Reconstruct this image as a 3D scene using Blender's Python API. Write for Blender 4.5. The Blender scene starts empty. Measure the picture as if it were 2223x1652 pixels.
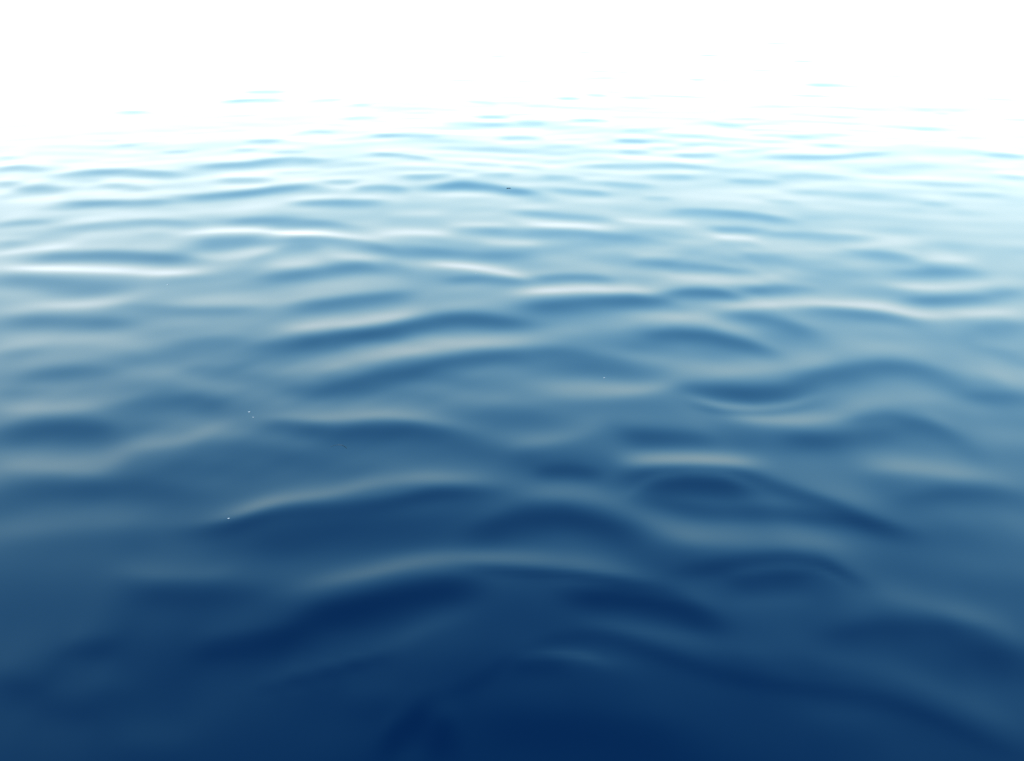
import bpy, math
import numpy as np
from mathutils import Vector

# ------------------------------------------------------------------ camera
sc = bpy.context.scene
PW, PH = 2223.0, 1652.0            # picture units used for the survey of the waves
FOC = 1855.0                       # focal length in those units
CAM_H = 1.5                        # eye height above the water (metres)
HORIZON = -150.0                   # the horizon lies just above the frame
PITCH = math.atan((PH / 2 - HORIZON) / FOC)
cam = bpy.data.cameras.new('camera')
cam_ob = bpy.data.objects.new('camera', cam)
sc.collection.objects.link(cam_ob)
cam.sensor_fit = 'HORIZONTAL'
cam.sensor_width = 36.0
cam.lens = 36.0 * FOC / PW
cam.clip_start = 0.05
cam.clip_end = 20000.0
cam_ob.location = (0, 0, CAM_H)
cam_ob.rotation_euler = (math.pi / 2 - PITCH, 0, 0)
sc.camera = cam_ob

# ------------------------------------------------------------------ sky, sun, exposure
SUN_EL, SUN_ROT = math.radians(15), math.radians(196)
world = bpy.data.worlds.new('World')
sc.world = world
world.use_nodes = True
wn = world.node_tree
sky = wn.nodes.new('ShaderNodeTexSky')
sky.sky_type = 'NISHITA'
sky.sun_disc = False
sky.sun_elevation = SUN_EL
sky.sun_rotation = SUN_ROT
sky.air_density = 3.0
sky.dust_density = 1.0
sky.ozone_density = 10.0
# pale veil of haze that whitens the sky evenly all round the horizon
geo = wn.nodes.new('ShaderNodeTexCoord')
sep = wn.nodes.new('ShaderNodeSeparateXYZ')
wn.links.new(geo.outputs['Generated'], sep.inputs[0])
def wmath(op, a, b):
    n = wn.nodes.new('ShaderNodeMath'); n.operation = op
    for i, v in enumerate((a, b)):
        if isinstance(v, (int, float)): n.inputs[i].default_value = v
        else: wn.links.new(v, n.inputs[i])
    return n.outputs[0]
zq = wmath('DIVIDE', sep.outputs["Z"], 0.44)
zq = wmath('MAXIMUM', zq, 0.0)
veil = wmath('POWER', 2.71828, wmath('MULTIPLY', wmath('POWER', zq, 3.0), -1.0))
mix = wn.nodes.new('ShaderNodeMix'); mix.data_type = 'RGBA'
wn.links.new(veil, mix.inputs[0])
wb = wn.nodes.new('ShaderNodeMix'); wb.data_type = 'RGBA'; wb.blend_type = 'MULTIPLY'
wb.inputs[0].default_value = 1.0
wb.inputs[7].default_value = (0.80, 1.13, 1.09, 1)      # the camera's cool white balance
wn.links.new(sky.outputs[0], wb.inputs[6])
wn.links.new(wb.outputs[2], mix.inputs[6])
mix.inputs[7].default_value = (1.46, 1.65, 1.74, 1)
wn.links.new(mix.outputs[2], wn.nodes['Background'].inputs[0])
wn.nodes['Background'].inputs[1].default_value = 0.1

sun = bpy.data.lights.new('sun', 'SUN')
sun.energy = 2.0
sun.angle = math.radians(3)
sun.color = (1.0, 0.95, 0.88)
sun_ob = bpy.data.objects.new('sun', sun)
sc.collection.objects.link(sun_ob)
sd = Vector((math.sin(SUN_ROT) * math.cos(SUN_EL), math.cos(SUN_ROT) * math.cos(SUN_EL), math.sin(SUN_EL)))
sun_ob.rotation_euler = sd.to_track_quat('Z', 'Y').to_euler()

sc.view_settings.view_transform = 'Standard'
sc.view_settings.look = 'None'
sc.view_settings.gamma = 1.0
sc.view_settings.exposure = 4.5
sc.render.engine = 'CYCLES'
sc.cycles.use_denoising = False
sc.cycles.max_bounces = 4

# ------------------------------------------------------------------ materials
def water_material():
    m = bpy.data.materials.new('deep_water')
    m.use_nodes = True
    n = m.node_tree
    b = n.nodes['Principled BSDF']
    b.inputs['Base Color'].default_value = (0.00005, 0.0003, 0.0030, 1)
    b.inputs['Roughness'].default_value = 0.05
    b.inputs['IOR'].default_value = 1.333
    b.inputs['Specular Tint'].default_value = (0.0, 0.3, 0.65, 1)
    return m

def fleck_material(name, col, rough):
    m = bpy.data.materials.new(name)
    m.use_nodes = True
    n = m.node_tree
    b = n.nodes['Principled BSDF']
    tex = n.nodes.new('ShaderNodeTexNoise')
    tex.inputs['Scale'].default_value = 300
    ramp = n.nodes.new('ShaderNodeValToRGB')
    ramp.color_ramp.elements[0].color = tuple(c * 0.8 for c in col) + (1,)
    ramp.color_ramp.elements[1].color = tuple(col) + (1,)
    n.links.new(tex.outputs['Fac'], ramp.inputs['Fac'])
    n.links.new(ramp.outputs['Color'], b.inputs['Base Color'])
    b.inputs['Roughness'].default_value = rough
    b.inputs['Specular IOR Level'].default_value = 0.05
    return m

M_WATER = water_material()
M_WHITE = fleck_material('pale_fleck', (0.07, 0.09, 0.11), 0.7)
M_DARK = fleck_material('dark_strand_and_mark', (0.004, 0.010, 0.016), 0.6)

# ------------------------------------------------------------------ the wave survey
# Every entry is one face of a ripple: (half width, steepness, points along it). A
# positive face rises away from the viewer, a negative one falls away behind a crest.
# The points lie on the still water plane and are turned into metres below.
FACES = [
 # far, faint
 (3,.06,[(530,200),(575,200),(620,200)]),(3.5,.07,[(480,221),(550,217),(620,216)]),(3.5,.05,[(258,243),(285,243),(318,243)]),
 (3,.05,[(355,152),(415,152)]),(3,.05,[(360,174),(412,174)]),(3.5,.04,[(670,219),(745,217)]),(3,.04,[(765,228),(805,229)]),
 (3.5,.04,[(745,257),(785,255),(825,257)]),(4,.05,[(640,289),(690,286),(730,288)]),(4,.05,[(800,294),(880,296),(960,297)]),
 (3.5,.04,[(1015,221),(1080,226)]),(3.5,.05,[(1035,255),(1105,255)]),(5,.04,[(955,270),(1110,271)]),
 (4,.04,[(530,308),(615,306)]),(4,.035,[(505,326),(560,325)]),(4,.035,[(350,331),(415,330)]),(4,.035,[(590,333),(665,332)]),(3.5,.035,[(250,316),(305,316)]),
 (4,.05,[(800,333),(870,337),(945,346)]),(5,.05,[(-10,342),(50,344)]),
 (3,.05,[(1214,215),(1258,215)]),(3,.05,[(1270,206),(1318,206)]),(4,.05,[(1235,261),(1285,262),(1330,265)]),(4,.045,[(1122,267),(1185,268)]),
 (5,.06,[(1080,299),(1130,299),(1180,302)]),(4,.05,[(1335,305),(1410,308)]),(3.5,.04,[(1350,283),(1445,282)]),(4,.05,[(1545,270),(1625,274)]),
 (4.5,.055,[(1465,337),(1560,336)]),(4,.04,[(1468,315),(1525,316)]),(5,.045,[(1345,328),(1415,329)]),(3,.05,[(1750,184),(1800,183),(1865,183)]),
 (3,.04,[(1905,178),(1940,177)]),(3,.04,[(1498,174),(1530,174)]),(3,.04,[(2025,246),(2070,246)]),(4,.045,[(1980,281),(2055,281)]),
 (4,.04,[(1700,296),(1835,294)]),(4,.035,[(1770,316),(1830,316)]),(4,.035,[(1585,328),(1665,327)]),
 (4.5,.055,[(1680,343),(1800,342),(1945,331)]),(5,.06,[(2130,337),(2180,337),(2235,341)]),
 (4.5,.045,[(1105,363),(1185,366)]),(5,.055,[(1235,364),(1350,359),(1480,361),(1595,370)]),(8,.06,[(1860,368),(1920,367),(2040,357)]),
 (5.5,.05,[(1400,381),(1505,384)]),(6,.055,[(1675,386),(1750,381),(1845,385)]),(5,.05,[(1575,391),(1695,395)]),(5.5,.055,[(2160,381),(2235,387)]),
 (6,.05,[(1172,384),(1265,389)]),(6,.055,[(1200,413),(1260,415),(1325,421)]),(5,.035,[(1300,398),(1425,404)]),(8,.06,[(1715,418),(1880,422),(1945,424)]),
 (6,.05,[(1655,437),(1730,440)]),(5,.045,[(1395,428),(1460,430)]),(6,.05,[(1995,442),(2065,444)]),(5,.03,[(1990,399),(2120,404)]),(5,.035,[(2060,420),(2180,424)]),
 # left band around the first strong crests
 (6.5,.11,[(-20,368),(40,365),(105,371)]),(6.5,.12,[(405,366),(480,361),(540,357),(590,350),(635,346),(710,351)]),(7,.11,[(115,384),(160,379),(210,376),(280,374),(390,381)]),
 (6,.10,[(-20,397),(45,398)]),(8,.12,[(30,412),(90,408),(150,412)]),(7,.09,[(210,402),(245,402),(330,413)]),(7,.07,[(470,390),(590,391)]),
 (8,.13,[(375,429),(430,428),(520,421),(600,411),(660,407),(720,412)]),(7,.11,[(765,411),(830,408),(890,411)]),(8,.13,[(915,407),(1000,401),(1060,405),(1110,414),(1185,425)]),
 (5,.07,[(870,383),(985,382)]),(5,.06,[(1030,382),(1115,382)]),(5,.05,[(1005,359),(1095,360)]),(7,.11,[(120,443),(230,440),(380,439)]),
 (7,.09,[(625,441),(720,440),(840,438)]),(5,.05,[(705,396),(775,395)]),(4,.04,[(600,374),(700,372)]),
 (-6,0,[(0,0),(1,0)]),
 (7,.09,[(-20,490),(40,484),(120,480)]),(8,.10,[(130,495),(230,486),(330,480),(440,485)]),(10,.13,[(475,480),(560,477),(630,477),(700,483),(790,496)]),
 (9,.05,[(300,509),(385,510)]),(11,.12,[(420,527),(490,522),(575,515)]),(9,.07,[(-20,527),(65,526)]),(10,.08,[(595,541),(645,538),(700,536)]),
 (10,.10,[(600,523),(700,518),(760,524),(810,535),(880,555)]),(11,.14,[(50,562),(140,554),(230,551),(300,553),(370,560),(435,563)]),
 (17,.11,[(-20,603),(100,612),(180,618),(270,620)]),(14,.10,[(545,609),(640,597),(720,586),(780,577),(840,576),(900,592)]),
 (13,.12,[(625,666),(700,660),(780,650),(860,641),(910,638)]),(17,.11,[(-20,692),(80,697),(160,700),(240,703),(300,706)]),(11,.06,[(270,668),(350,670),(430,677),(500,677),(560,672)]),
 (13,.06,[(360,747),(440,743),(530,738)]),(15,.14,[(565,755),(640,746),(720,736),(800,725),(860,716),(920,700),(980,691),(1040,692),(1100,700),(1185,710)]),
 (13,.06,[(390,803),(470,802),(550,796)]),(20,.12,[(645,853),(740,838),(800,826),(870,815),(930,800),(1000,785),(1080,772),(1180,764),(1260,770),(1340,785),(1420,803)]),
 (12,.05,[(-20,772),(95,762)]),(14,.05,[(50,815),(160,806),(270,810)]),(14,.05,[(-20,856),(110,850)]),(19,.08,[(235,888),(330,875),(420,868),(510,882)]),
 (8,.09,[(1100,458),(1190,466),(1290,475),(1345,482)]),(7,.09,[(1455,456),(1540,459),(1630,467),(1730,482)]),(7.5,.08,[(1540,494),(1600,496),(1670,500)]),
 (7.5,.08,[(1655,506),(1740,508),(1900,516)]),(11,.11,[(990,500),(1080,501),(1160,503),(1260,508),(1350,515),(1430,524)]),(7,.04,[(1740,473),(1830,475)]),
 (9,.08,[(1820,544),(1910,552),(1990,562)]),(12,.10,[(850,540),(940,547),(1040,553),(1110,556),(1190,562)]),(9,.09,[(1380,572),(1480,577),(1570,585),(1650,594)]),
 (9,.05,[(1610,555),(1730,556)]),(10,.12,[(1150,605),(1230,601),(1290,603),(1340,609)]),(9,.09,[(960,611),(1040,607),(1100,610),(1160,613)]),(11,.10,[(1930,593),(2020,591),(2090,591),(2140,595)]),
 (15,.14,[(1115,673),(1200,666),(1290,658),(1370,651),(1440,658),(1480,669)]),(10,.13,[(1420,644),(1500,635),(1560,637),(1610,647)]),(9,.06,[(1605,632),(1690,625),(1780,627)]),
 (11,.11,[(1950,653),(2040,651),(2120,647),(2235,630)]),(15,.11,[(1545,684),(1640,695),(1700,707),(1775,723)]),(13,.10,[(1730,677),(1800,676),(1860,680),(1930,690),(2010,706)]),
 (15,.10,[(2100,717),(2235,711)]),(14,.13,[(1385,730),(1470,726),(1540,732),(1610,745),(1695,769)]),(20,.12,[(1455,842),(1540,850),(1620,853),(1700,848),(1755,838)]),
 (18,.12,[(1725,829),(1800,812),(1900,798),(1970,800),(2080,819)]),(15,.07,[(2090,862),(2235,866)]),(13,.05,[(2110,758),(2235,772)]),
 (-6,-.08,[(-20,550),(60,541),(160,532)]),(-8,-.14,[(-20,580),(120,583),(240,588),(340,592),(460,590)]),(-6,-.12,[(390,506),(480,500),(560,497),(640,505),(720,509),(800,518)]),
 (-7,-.06,[(410,551),(480,560),(540,555),(600,538)]),(-9,-.06,[(580,575),(690,570)]),(-8,-.06,[(710,552),(780,560),(840,577)]),(-10,-.08,[(60,659),(170,661),(240,657),(300,646)]),
 (-12,-.06,[(330,661),(430,660),(520,655),(620,648),(700,635),(780,625),(860,616)]),(-11,-.10,[(610,717),(680,708),(760,702),(840,692),(910,678)]),(-17,-.08,[(-20,746),(100,736),(200,736),(290,745),(340,775)]),
 (-14,-.12,[(625,808),(700,797),(780,785),(860,768),(920,755),(1000,748),(1090,746),(1160,744),(1245,739)]),(-7,-.06,[(835,462),(965,462)]),(-8,-.08,[(815,509),(900,505),(980,509)]),
 (-8,-.12,[(930,571),(1010,578),(1080,590),(1140,599)]),(-6,-.05,[(975,487),(1110,488)]),(-7,-.06,[(1045,526),(1170,529)]),
 (-6,-.08,[(1130,485),(1200,491),(1330,499)]),(-6,-.08,[(1335,477),(1420,481),(1500,486)]),(-6,-.07,[(1545,514),(1645,516)]),(-8,-.07,[(1370,553),(1480,552)]),
 (-7,-.07,[(1870,529),(2010,528)]),(-7,-.08,[(1990,565),(2120,565)]),(-12,-.10,[(1430,609),(1530,612),(1620,608),(1730,601)]),(-9,-.10,[(1930,617),(2030,623),(2110,620),(2190,611)]),
 (-9,-.13,[(1120,636),(1200,633),(1280,631),(1360,633),(1430,638)]),(-10,-.12,[(1545,671),(1640,665),(1740,658),(1820,660),(1900,670),(1980,683),(2060,686),(2140,683),(2235,671)]),
 (-13,-.08,[(1320,706),(1400,695),(1480,694),(1560,705),(1630,722)]),(-14,-.09,[(1520,816),(1620,805),(1700,797),(1810,784)]),(-13,-.08,[(1170,855),(1290,858),(1380,848),(1440,835),(1510,818)]),
 (-17,-.05,[(1790,755),(1940,756)]),(-17,-.06,[(2110,797),(2235,828)]),(-14,-.07,[(1810,881),(1960,868),(2070,856)]),
 # nearer water
 (23,.10,[(-20,942),(100,930),(200,930),(275,948)]),(18,.09,[(525,933),(600,925),(660,930),(720,940),(800,935),(860,930),(940,935),(1035,948)]),(26,.06,[(-20,1058),(150,1065),(300,1060),(435,1075)]),
 (14,.09,[(405,1156),(500,1142),(580,1122),(650,1111),(730,1108),(850,1095),(950,1072),(1065,1068)]),(36,.09,[(460,1175),(700,1150),(900,1135),(1065,1115)]),
 (26,.11,[(1015,1156),(1130,1125),(1220,1120),(1300,1140),(1395,1170)]),(26,.06,[(285,1290),(450,1297),(575,1290)]),(26,.14,[(640,1345),(760,1322),(860,1297),(940,1282),(1045,1275)]),
 (18,.07,[(1345,944),(1430,948),(1500,950),(1555,956)]),(18,.09,[(1700,955),(1790,955),(1880,945),(1970,935)]),(18,.09,[(1835,917),(1930,908),(2020,925),(2090,953)]),
 (15,.08,[(1160,1025),(1230,1022),(1310,1031)]),(23,.12,[(1395,1063),(1480,1052),(1550,1055),(1625,1065)]),(14,.06,[(1315,1055),(1400,1031),(1500,1024),(1600,1031),(1700,1060),(1800,1095),(1880,1130),(1995,1164)]),
 (15,.07,[(1385,1088),(1550,1108),(1700,1112),(1850,1130),(1965,1158)]),(23,.09,[(1945,1093),(2060,1072),(2160,1070),(2240,1082)]),(13,.08,[(1465,1244),(1600,1222),(1720,1215),(1800,1230),(1875,1266)]),
 (23,.08,[(1580,1268),(1765,1250)]),(9,.08,[(1000,1232),(1111,1240),(1250,1255),(1350,1270),(1455,1288)]),(26,.14,[(1220,1300),(1350,1297),(1450,1312),(1575,1355)]),
 (-12,-.09,[(-20,885),(100,888),(215,884)]),(-19,-.12,[(-20,1004),(90,1010),(160,1018),(250,1027)]),(-14,-.08,[(260,971),(340,963),(400,957),(475,936)]),
 (-12,-.10,[(555,897),(640,908),(700,912),(760,905),(830,897),(880,905),(950,920),(1035,930)]),(-13,-.12,[(425,1133),(520,1117),(600,1090),(680,1077),(740,1067),(800,1052),(880,1042),(960,1042),(1080,1048)]),
 (-20,-.06,[(-20,1152),(150,1140),(300,1128),(415,1127)]),(-17,-.08,[(245,1238),(350,1250),(430,1248),(515,1239)]),(-15,-.11,[(620,1284),(720,1265),(790,1250),(860,1230),(940,1215),(1040,1212),(1130,1215),(1230,1225),(1320,1235),(1420,1253)]),
 (-15,-.09,[(1095,968),(1180,958),(1240,945),(1315,926)]),(-13,-.11,[(1565,897),(1660,912),(1740,915),(1820,905),(1895,892)]),(-12,-.17,[(1335,1004),(1420,1001),(1500,1001),(1580,1003),(1655,1007)]),
 (-17,-.10,[(1865,1008),(1960,1015),(2060,1028),(2155,1037)]),(-17,-.06,[(1105,1069),(1220,1075),(1300,1085),(1360,1105),(1435,1136)]),(-24,-.14,[(1415,1145),(1500,1165),(1620,1170),(1740,1170),(1845,1183)]),
 (-18,-.05,[(1685,1037),(1800,1070),(1915,1094)]),
 (-5,-.09,[(1490,862),(1560,878),(1640,883),(1720,876),(1780,858)]),(6,.05,[(1500,880),(1580,893),(1680,893),(1770,878)]),
 (-5,-.09,[(1590,1243),(1700,1230),(1780,1238),(1835,1264)]),(-6,-.09,[(1085,1470),(1110,1438),(1170,1420),(1260,1425),(1330,1448)]),
 (5,.09,[(560,1490),(700,1460),(840,1425)]),(-5,-.07,[(1180,1262),(1300,1276),(1400,1290),(1480,1308)]),(-5,-.09,[(1365,1078),(1385,1055),(1430,1040),(1500,1033),(1570,1037),(1650,1058)]),
 (23,.09,[(415,1414),(520,1400),(600,1385),(675,1366)]),(19,.06,[(135,1412),(255,1404)]),(26,.07,[(-20,1478),(95,1503)]),(26,.06,[(85,1528),(215,1547)]),
 (14,.055,[(840,1545),(920,1525),(1000,1500),(1060,1468),(1111,1430),(1200,1388),(1280,1372),(1350,1387),(1440,1422),(1550,1460),(1650,1480),(1780,1500),(1900,1512),(2000,1542),(2100,1592),(2240,1650)]),
 (30,.15,[(825,1635),(850,1600),(890,1570),(930,1545)]),(45,.17,[(925,1600),(958,1590),(990,1600)]),(15,.05,[(1115,1445),(1235,1445)]),(23,.07,[(1785,1384),(1900,1360),(2050,1362),(2165,1384)]),
 (32,.07,[(2080,1420),(2240,1425)]),(45,.05,[(1000,1570),(1250,1580),(1520,1600)]),
 (-18,-.05,[(525,1494),(640,1460),(740,1430),(860,1395),(950,1350),(1075,1315)]),(-16,-.05,[(1215,1326),(1350,1360),(1450,1385),(1560,1400),(1695,1424)]),(-15,-.04,[(1095,1424),(1200,1418),(1300,1425),(1395,1455)]),
 (-20,-.04,[(1685,1396),(1800,1430),(1950,1460),(2100,1530),(2240,1588)]),(-21,-.055,[(1865,1277),(1980,1300),(2060,1330),(2165,1348)]),(-26,-.04,[(1735,1549),(1915,1562)]),(-20,-.04,[(1585,1300),(1765,1294)]),
 (-22,-.05,[(180,1470),(300,1480)]),(-24,-.04,[(250,1595),(420,1605)]),(-20,-.05,[(740,1500),(870,1490)]),
]

def project(x, y):
    """ground point (z = 0) -> survey units"""
    cp, sp = math.cos(PITCH), math.sin(PITCH)
    depth = y * cp + CAM_H * sp
    up = y * sp - CAM_H * cp
    return PW / 2 + FOC * x / depth, PH / 2 - FOC * up / depth

# --- surveyed slope field on a regular chart of the near water (metres)
CX0, CX1, CY0, CY1, CD = -13.0, 13.0, 0.4, 26.0, 0.02
cx = np.arange(CX0, CX1, CD)
cy = np.arange(CY0, CY1, CD)
GX, GY = np.meshgrid(cx, cy)
PXG, PYG = project(GX, GY)
S = np.zeros_like(GX)
rowpy = PYG[:, 0]
GAIN = 1.0
for t, a, pts in FACES:
    t = abs(t)
    if a == 0:
        continue
    if a < 0:
        t, a = (t * 1.5, a * (1.05 if pts[0][1] < 720 else 0.92)) if pts[0][1] < 880 else (t * 1.45, a * 0.85)
    xs = np.array([p[0] for p in pts], float)
    ys = np.array([p[1] for p in pts], float)
    r = np.where((rowpy > ys.min() - 4 * t) & (rowpy < ys.max() + 4 * t))[0]
    if not len(r):
        continue
    r0, r1 = r[0], r[-1] + 1
    px, py = PXG[r0:r1], PYG[r0:r1]
    span = xs[-1] - xs[0]
    pad = 0.15 * span
    # smooth centre line: polyline resampled and blurred
    fx = np.linspace(xs[0] - pad, xs[-1] + pad, 160)
    fy = np.interp(fx, xs, ys)
    k = np.hanning(25); k /= k.sum()
    fy = np.convolve(np.pad(fy, 12, mode='edge'), k, mode='valid')
    yc = np.interp(px, fx, fy)
    d = py - yc                          # crests are sharper than troughs
    u = (px - xs[0]) / span
    e = 0.22
    w = np.clip((u + 0.12) / (e + 0.12), 0, 1) * np.clip((1.12 - u) / (e + 0.12), 0, 1)
    w = w * w * (3 - 2 * w)
    ym = ys.mean()
    if a > 0 and 450 < ym < 880:
        a *= 0.92
    gain = 0.84 + 0.32 * min(max((ym - 800) / 500, 0), 1)
    if ym < 450:
        gain = 1.15 if ym > 345 else 1.8
    S[r0:r1] += a * GAIN * gain * w * np.exp(-(d / np.where(d * a < 0, t * 0.78, t * 1.28)) ** 2 * 0.75)

# --- integrate the slopes to heights (least squares, no net swell)
ny, nx = S.shape
Sp = np.zeros((ny + 200, nx + 200)); Sp[100:100 + ny, 100:100 + nx] = S
ky = 2 * np.pi * np.fft.fftfreq(ny + 200, CD)[:, None]
kx = 2 * np.pi * np.fft.rfftfreq(nx + 200, CD)[None, :]
k0 = 2 * np.pi / 2.2
den = ky ** 2 + 0.10 * kx ** 2 + k0 ** 2
Hc = np.fft.irfft2(-1j * ky * np.fft.rfft2(Sp) / den, s=Sp.shape)[100:100 + ny, 100:100 + nx]

def chart(x, y):
    fx = np.clip((x - CX0) / CD, 0, nx - 1.001); fy = np.clip((y - CY0) / CD, 0, ny - 1.001)
    ix, iy = fx.astype(int), fy.astype(int)
    # smooth bicubic-like weights are not needed: the chart is far finer than the ripples
    ax, ay = fx - ix, fy - iy
    h = (Hc[iy, ix] * (1 - ax) * (1 - ay) + Hc[iy, ix + 1] * ax * (1 - ay)
         + Hc[iy + 1, ix] * (1 - ax) * ay + Hc[iy + 1, ix + 1] * ax * ay)
    inside = (np.clip((x - CX0) / 1.5, 0, 1) * np.clip((CX1 - x) / 1.5, 0, 1)
              * np.clip((y - CY0) / 0.4, 0, 1) * np.clip((CY1 - y) / 3, 0, 1))
    return h * inside

# --- the unsurveyed rest: wind ripples running roughly towards the viewer
rng = np.random.default_rng(11)
WAVES = []
for i in range(90):
    lam = 0.20 * (1.75 / 0.20) ** rng.random()
    ang = rng.normal(0, 0.42)
    kk = 2 * np.pi / lam
    slope = 0.0085 * (1.0 if lam < 1.1 else 0.75)
    WAVES.append((kk * math.sin(ang), kk * math.cos(ang), rng.random() * 6.283, slope / kk * rng.uniform(.5, 1.5)))

FINE = []
for i in range(16):
    lam = rng.uniform(0.10, 0.22)
    ang = rng.normal(0.15, 0.6)
    kk = 2 * np.pi / lam
    FINE.append((kk * math.sin(ang), kk * math.cos(ang), rng.random() * 6.283, 0.0026 / kk))

def fine_ripples(x, y):
    h = np.zeros_like(x)
    for a, b, p, m in FINE:
        h += m * np.sin(a * x + b * y + p)
    patch = 0.5 + 0.5 * np.sin(1.9 * x + 0.8 * np.sin(1.3 * y)) * np.sin(1.6 * y + 1.1 * np.sin(0.9 * x + 1))
    return h * patch ** 2 * np.clip((7 - y) / 4, 0, 1)

def ripples(x, y):
    h = np.zeros_like(x)
    for a, b, p, m in WAVES:
        h += m * np.sin(a * x + b * y + p)
    # patches of calmer and livelier water
    g = 0.75 + 0.45 * np.sin(0.35 * x + 0.21 * y + 1.0) * np.sin(0.13 * x - 0.31 * y + 2.0)
    return h * g

def water_height(x, y):
    px, py = project(x, np.maximum(y, 0.05))
    inx = np.clip((px + 250) / 250, 0, 1) * np.clip((PW + 250 - px) / 250, 0, 1)
    iny = np.clip((py - 300) / 130, 0, 1) * np.clip((PH + 200 - py) / 200, 0, 1)
    traced = inx * iny * (y > 0.1)
    wgt = 0.50 - 0.30 * traced
    far = 1.0 / (1.0 + (np.maximum(y, 0) / 60.0) ** 2)
    return chart(x, y) + ripples(x, y) * wgt * far + fine_ripples(x, y)

# ------------------------------------------------------------------ water sheet
ys = [-3.0]
while ys[-1] < 26.0:
    y = ys[-1]
    ys.append(y + (0.05 if y < 0.3 else 0.014 + 0.0016 * y))
n_fine = len(ys)
while ys[-1] < 9000.0:
    ys.append(ys[-1] + max(0.06, 0.035 * (ys[-1] - 24.5)))
ys = np.array(ys)
us = np.linspace(-1, 1, 720)
us = 0.55 * us + 0.45 * us ** 3
Wy = 4.2 + 1.05 * np.maximum(ys, 0)
X = us[None, :] * Wy[:, None]
Y = np.repeat(ys[:, None], len(us), 1)
Z = np.zeros_like(X)
fine = ys < 160
Z[fine] = water_height(X[fine], Y[fine]) * np.clip((160 - Y[fine]) / 80, 0, 1)
nr, nc = X.shape
verts = np.stack([X, Y, Z], -1).reshape(-1, 3).astype(np.float32)
i0 = (np.arange(nr - 1)[:, None] * nc + np.arange(nc - 1)[None, :]).ravel()
quads = np.stack([i0, i0 + 1, i0 + nc + 1, i0 + nc], -1).astype(np.int32)
me = bpy.data.meshes.new('water')
me.vertices.add(len(verts)); me.vertices.foreach_set('co', verts.ravel())
me.loops.add(quads.size); me.loops.foreach_set('vertex_index', quads.ravel())
me.polygons.add(len(quads))
me.polygons.foreach_set('loop_start', np.arange(0, quads.size, 4, dtype=np.int32))
me.update(calc_edges=True)
me.polygons.foreach_set('use_smooth', np.ones(len(quads), dtype=bool))
me.materials.append(M_WATER)
me.update()
water = bpy.data.objects.new('water', me)
sc.collection.objects.link(water)
water['kind'] = 'structure'
water['label'] = 'deep blue open water with soft ripples'

# ------------------------------------------------------------------ bits adrift on the water
def ground(px, py):
    v = (py - PH / 2) / FOC
    cp, sp = math.cos(PITCH), math.sin(PITCH)
    d = Vector(((px - PW / 2) / FOC, cp - v * sp, -sp - v * cp))
    p = d * (CAM_H / -d.z)
    return p.x, p.y

def height_at(x, y):
    return float(water_height(np.array([x]), np.array([y]))[0])

def adrift(name, px, py, length, width, thick, bend, turn, mat, label, cat, group=None):
    """a small curled scrap lying on the surface: a tapered, bent, closed strip"""
    x, y = ground(px, py)
    if mat is M_WHITE:
        length, width, thick = length * .65, width * .55, thick * .55
    n = 9
    vs, fs = [], []
    for i in range(n):
        s = i / (n - 1) * 2 - 1
        w = width * (1 - 0.8 * s * s) * (1 + 0.25 * math.sin(5 * s + px))
        cxp, cyp = s * length / 2, bend * (1 - s * s)
        lift = thick * 0.6 * (1 + s * 0.5)
        for dy, dz in ((-w / 2, 0), (0, thick), (w / 2, 0), (0, -thick * 0.8)):
            vs.append((cxp, cyp + dy, dz + lift))
    for i in range(n - 1):
        for j in range(4):
            a, b = i * 4 + j, i * 4 + (j + 1) % 4
            fs.append((a, b, b + 4, a + 4))
    fs.append((3, 2, 1, 0)); fs.append(tuple(range(4 * n - 4, 4 * n)))
    m = bpy.data.meshes.new(name)
    m.from_pydata(vs, [], fs)
    m.update()
    for p in m.polygons: p.use_smooth = True
    m.materials.append(mat)
    o = bpy.data.objects.new(name, m)
    sc.collection.objects.link(o)
    o.location = (x, y, height_at(x, y))
    o.rotation_euler = (0, 0, turn)
    o['label'] = label; o['category'] = cat
    if group: o['group'] = group
    return o

G = 'pale flecks adrift'
adrift('floating_fleck', 364, 619, .012, .007, .002, .001, -.3, M_WHITE, 'tiny pale fleck adrift below the long white streak at upper left', 'fleck', G)
adrift('floating_fleck', 541, 894, .011, .006, .002, .0, -.1, M_WHITE, 'upper and brighter of two tiny pale flecks floating close together', 'fleck', G)
adrift('floating_fleck', 550, 906, .010, .004, .0015, .0, -.2, M_WHITE, 'lower and fainter of two tiny pale flecks floating close together', 'fleck', G)
adrift('floating_fleck', 497, 1128, .010, .005, .0018, .0, -.1, M_WHITE, 'nearest tiny pale fleck, on the left end of a long bright ripple', 'fleck', G)
adrift('floating_fleck', 1034, 597, .009, .005, .0015, .0, .0, M_WHITE, 'tiny pale fleck at the lower edge of a bright streak near centre', 'fleck', G)
adrift('floating_fleck', 1312, 815, .010, .005, .0015, .001, -.4, M_WHITE, 'tiny pale tilted fleck right of centre below a broad dark ripple', 'fleck', G)
adrift('dark_reflection_mark', 1104, 410, .026, .006, .0022, .003, -.15, M_DARK, 'short dark strip standing in for a reflection mark on a ripple, farthest of the bits on the water', 'reflection_mark')  # solid dark strip put in place of a ripple's dark reflection
adrift('floating_strand', 735, 971, .055, .0025, .001, .016, -.12, M_DARK, 'thin arched dark strand lying on smooth blue water', 'strand')
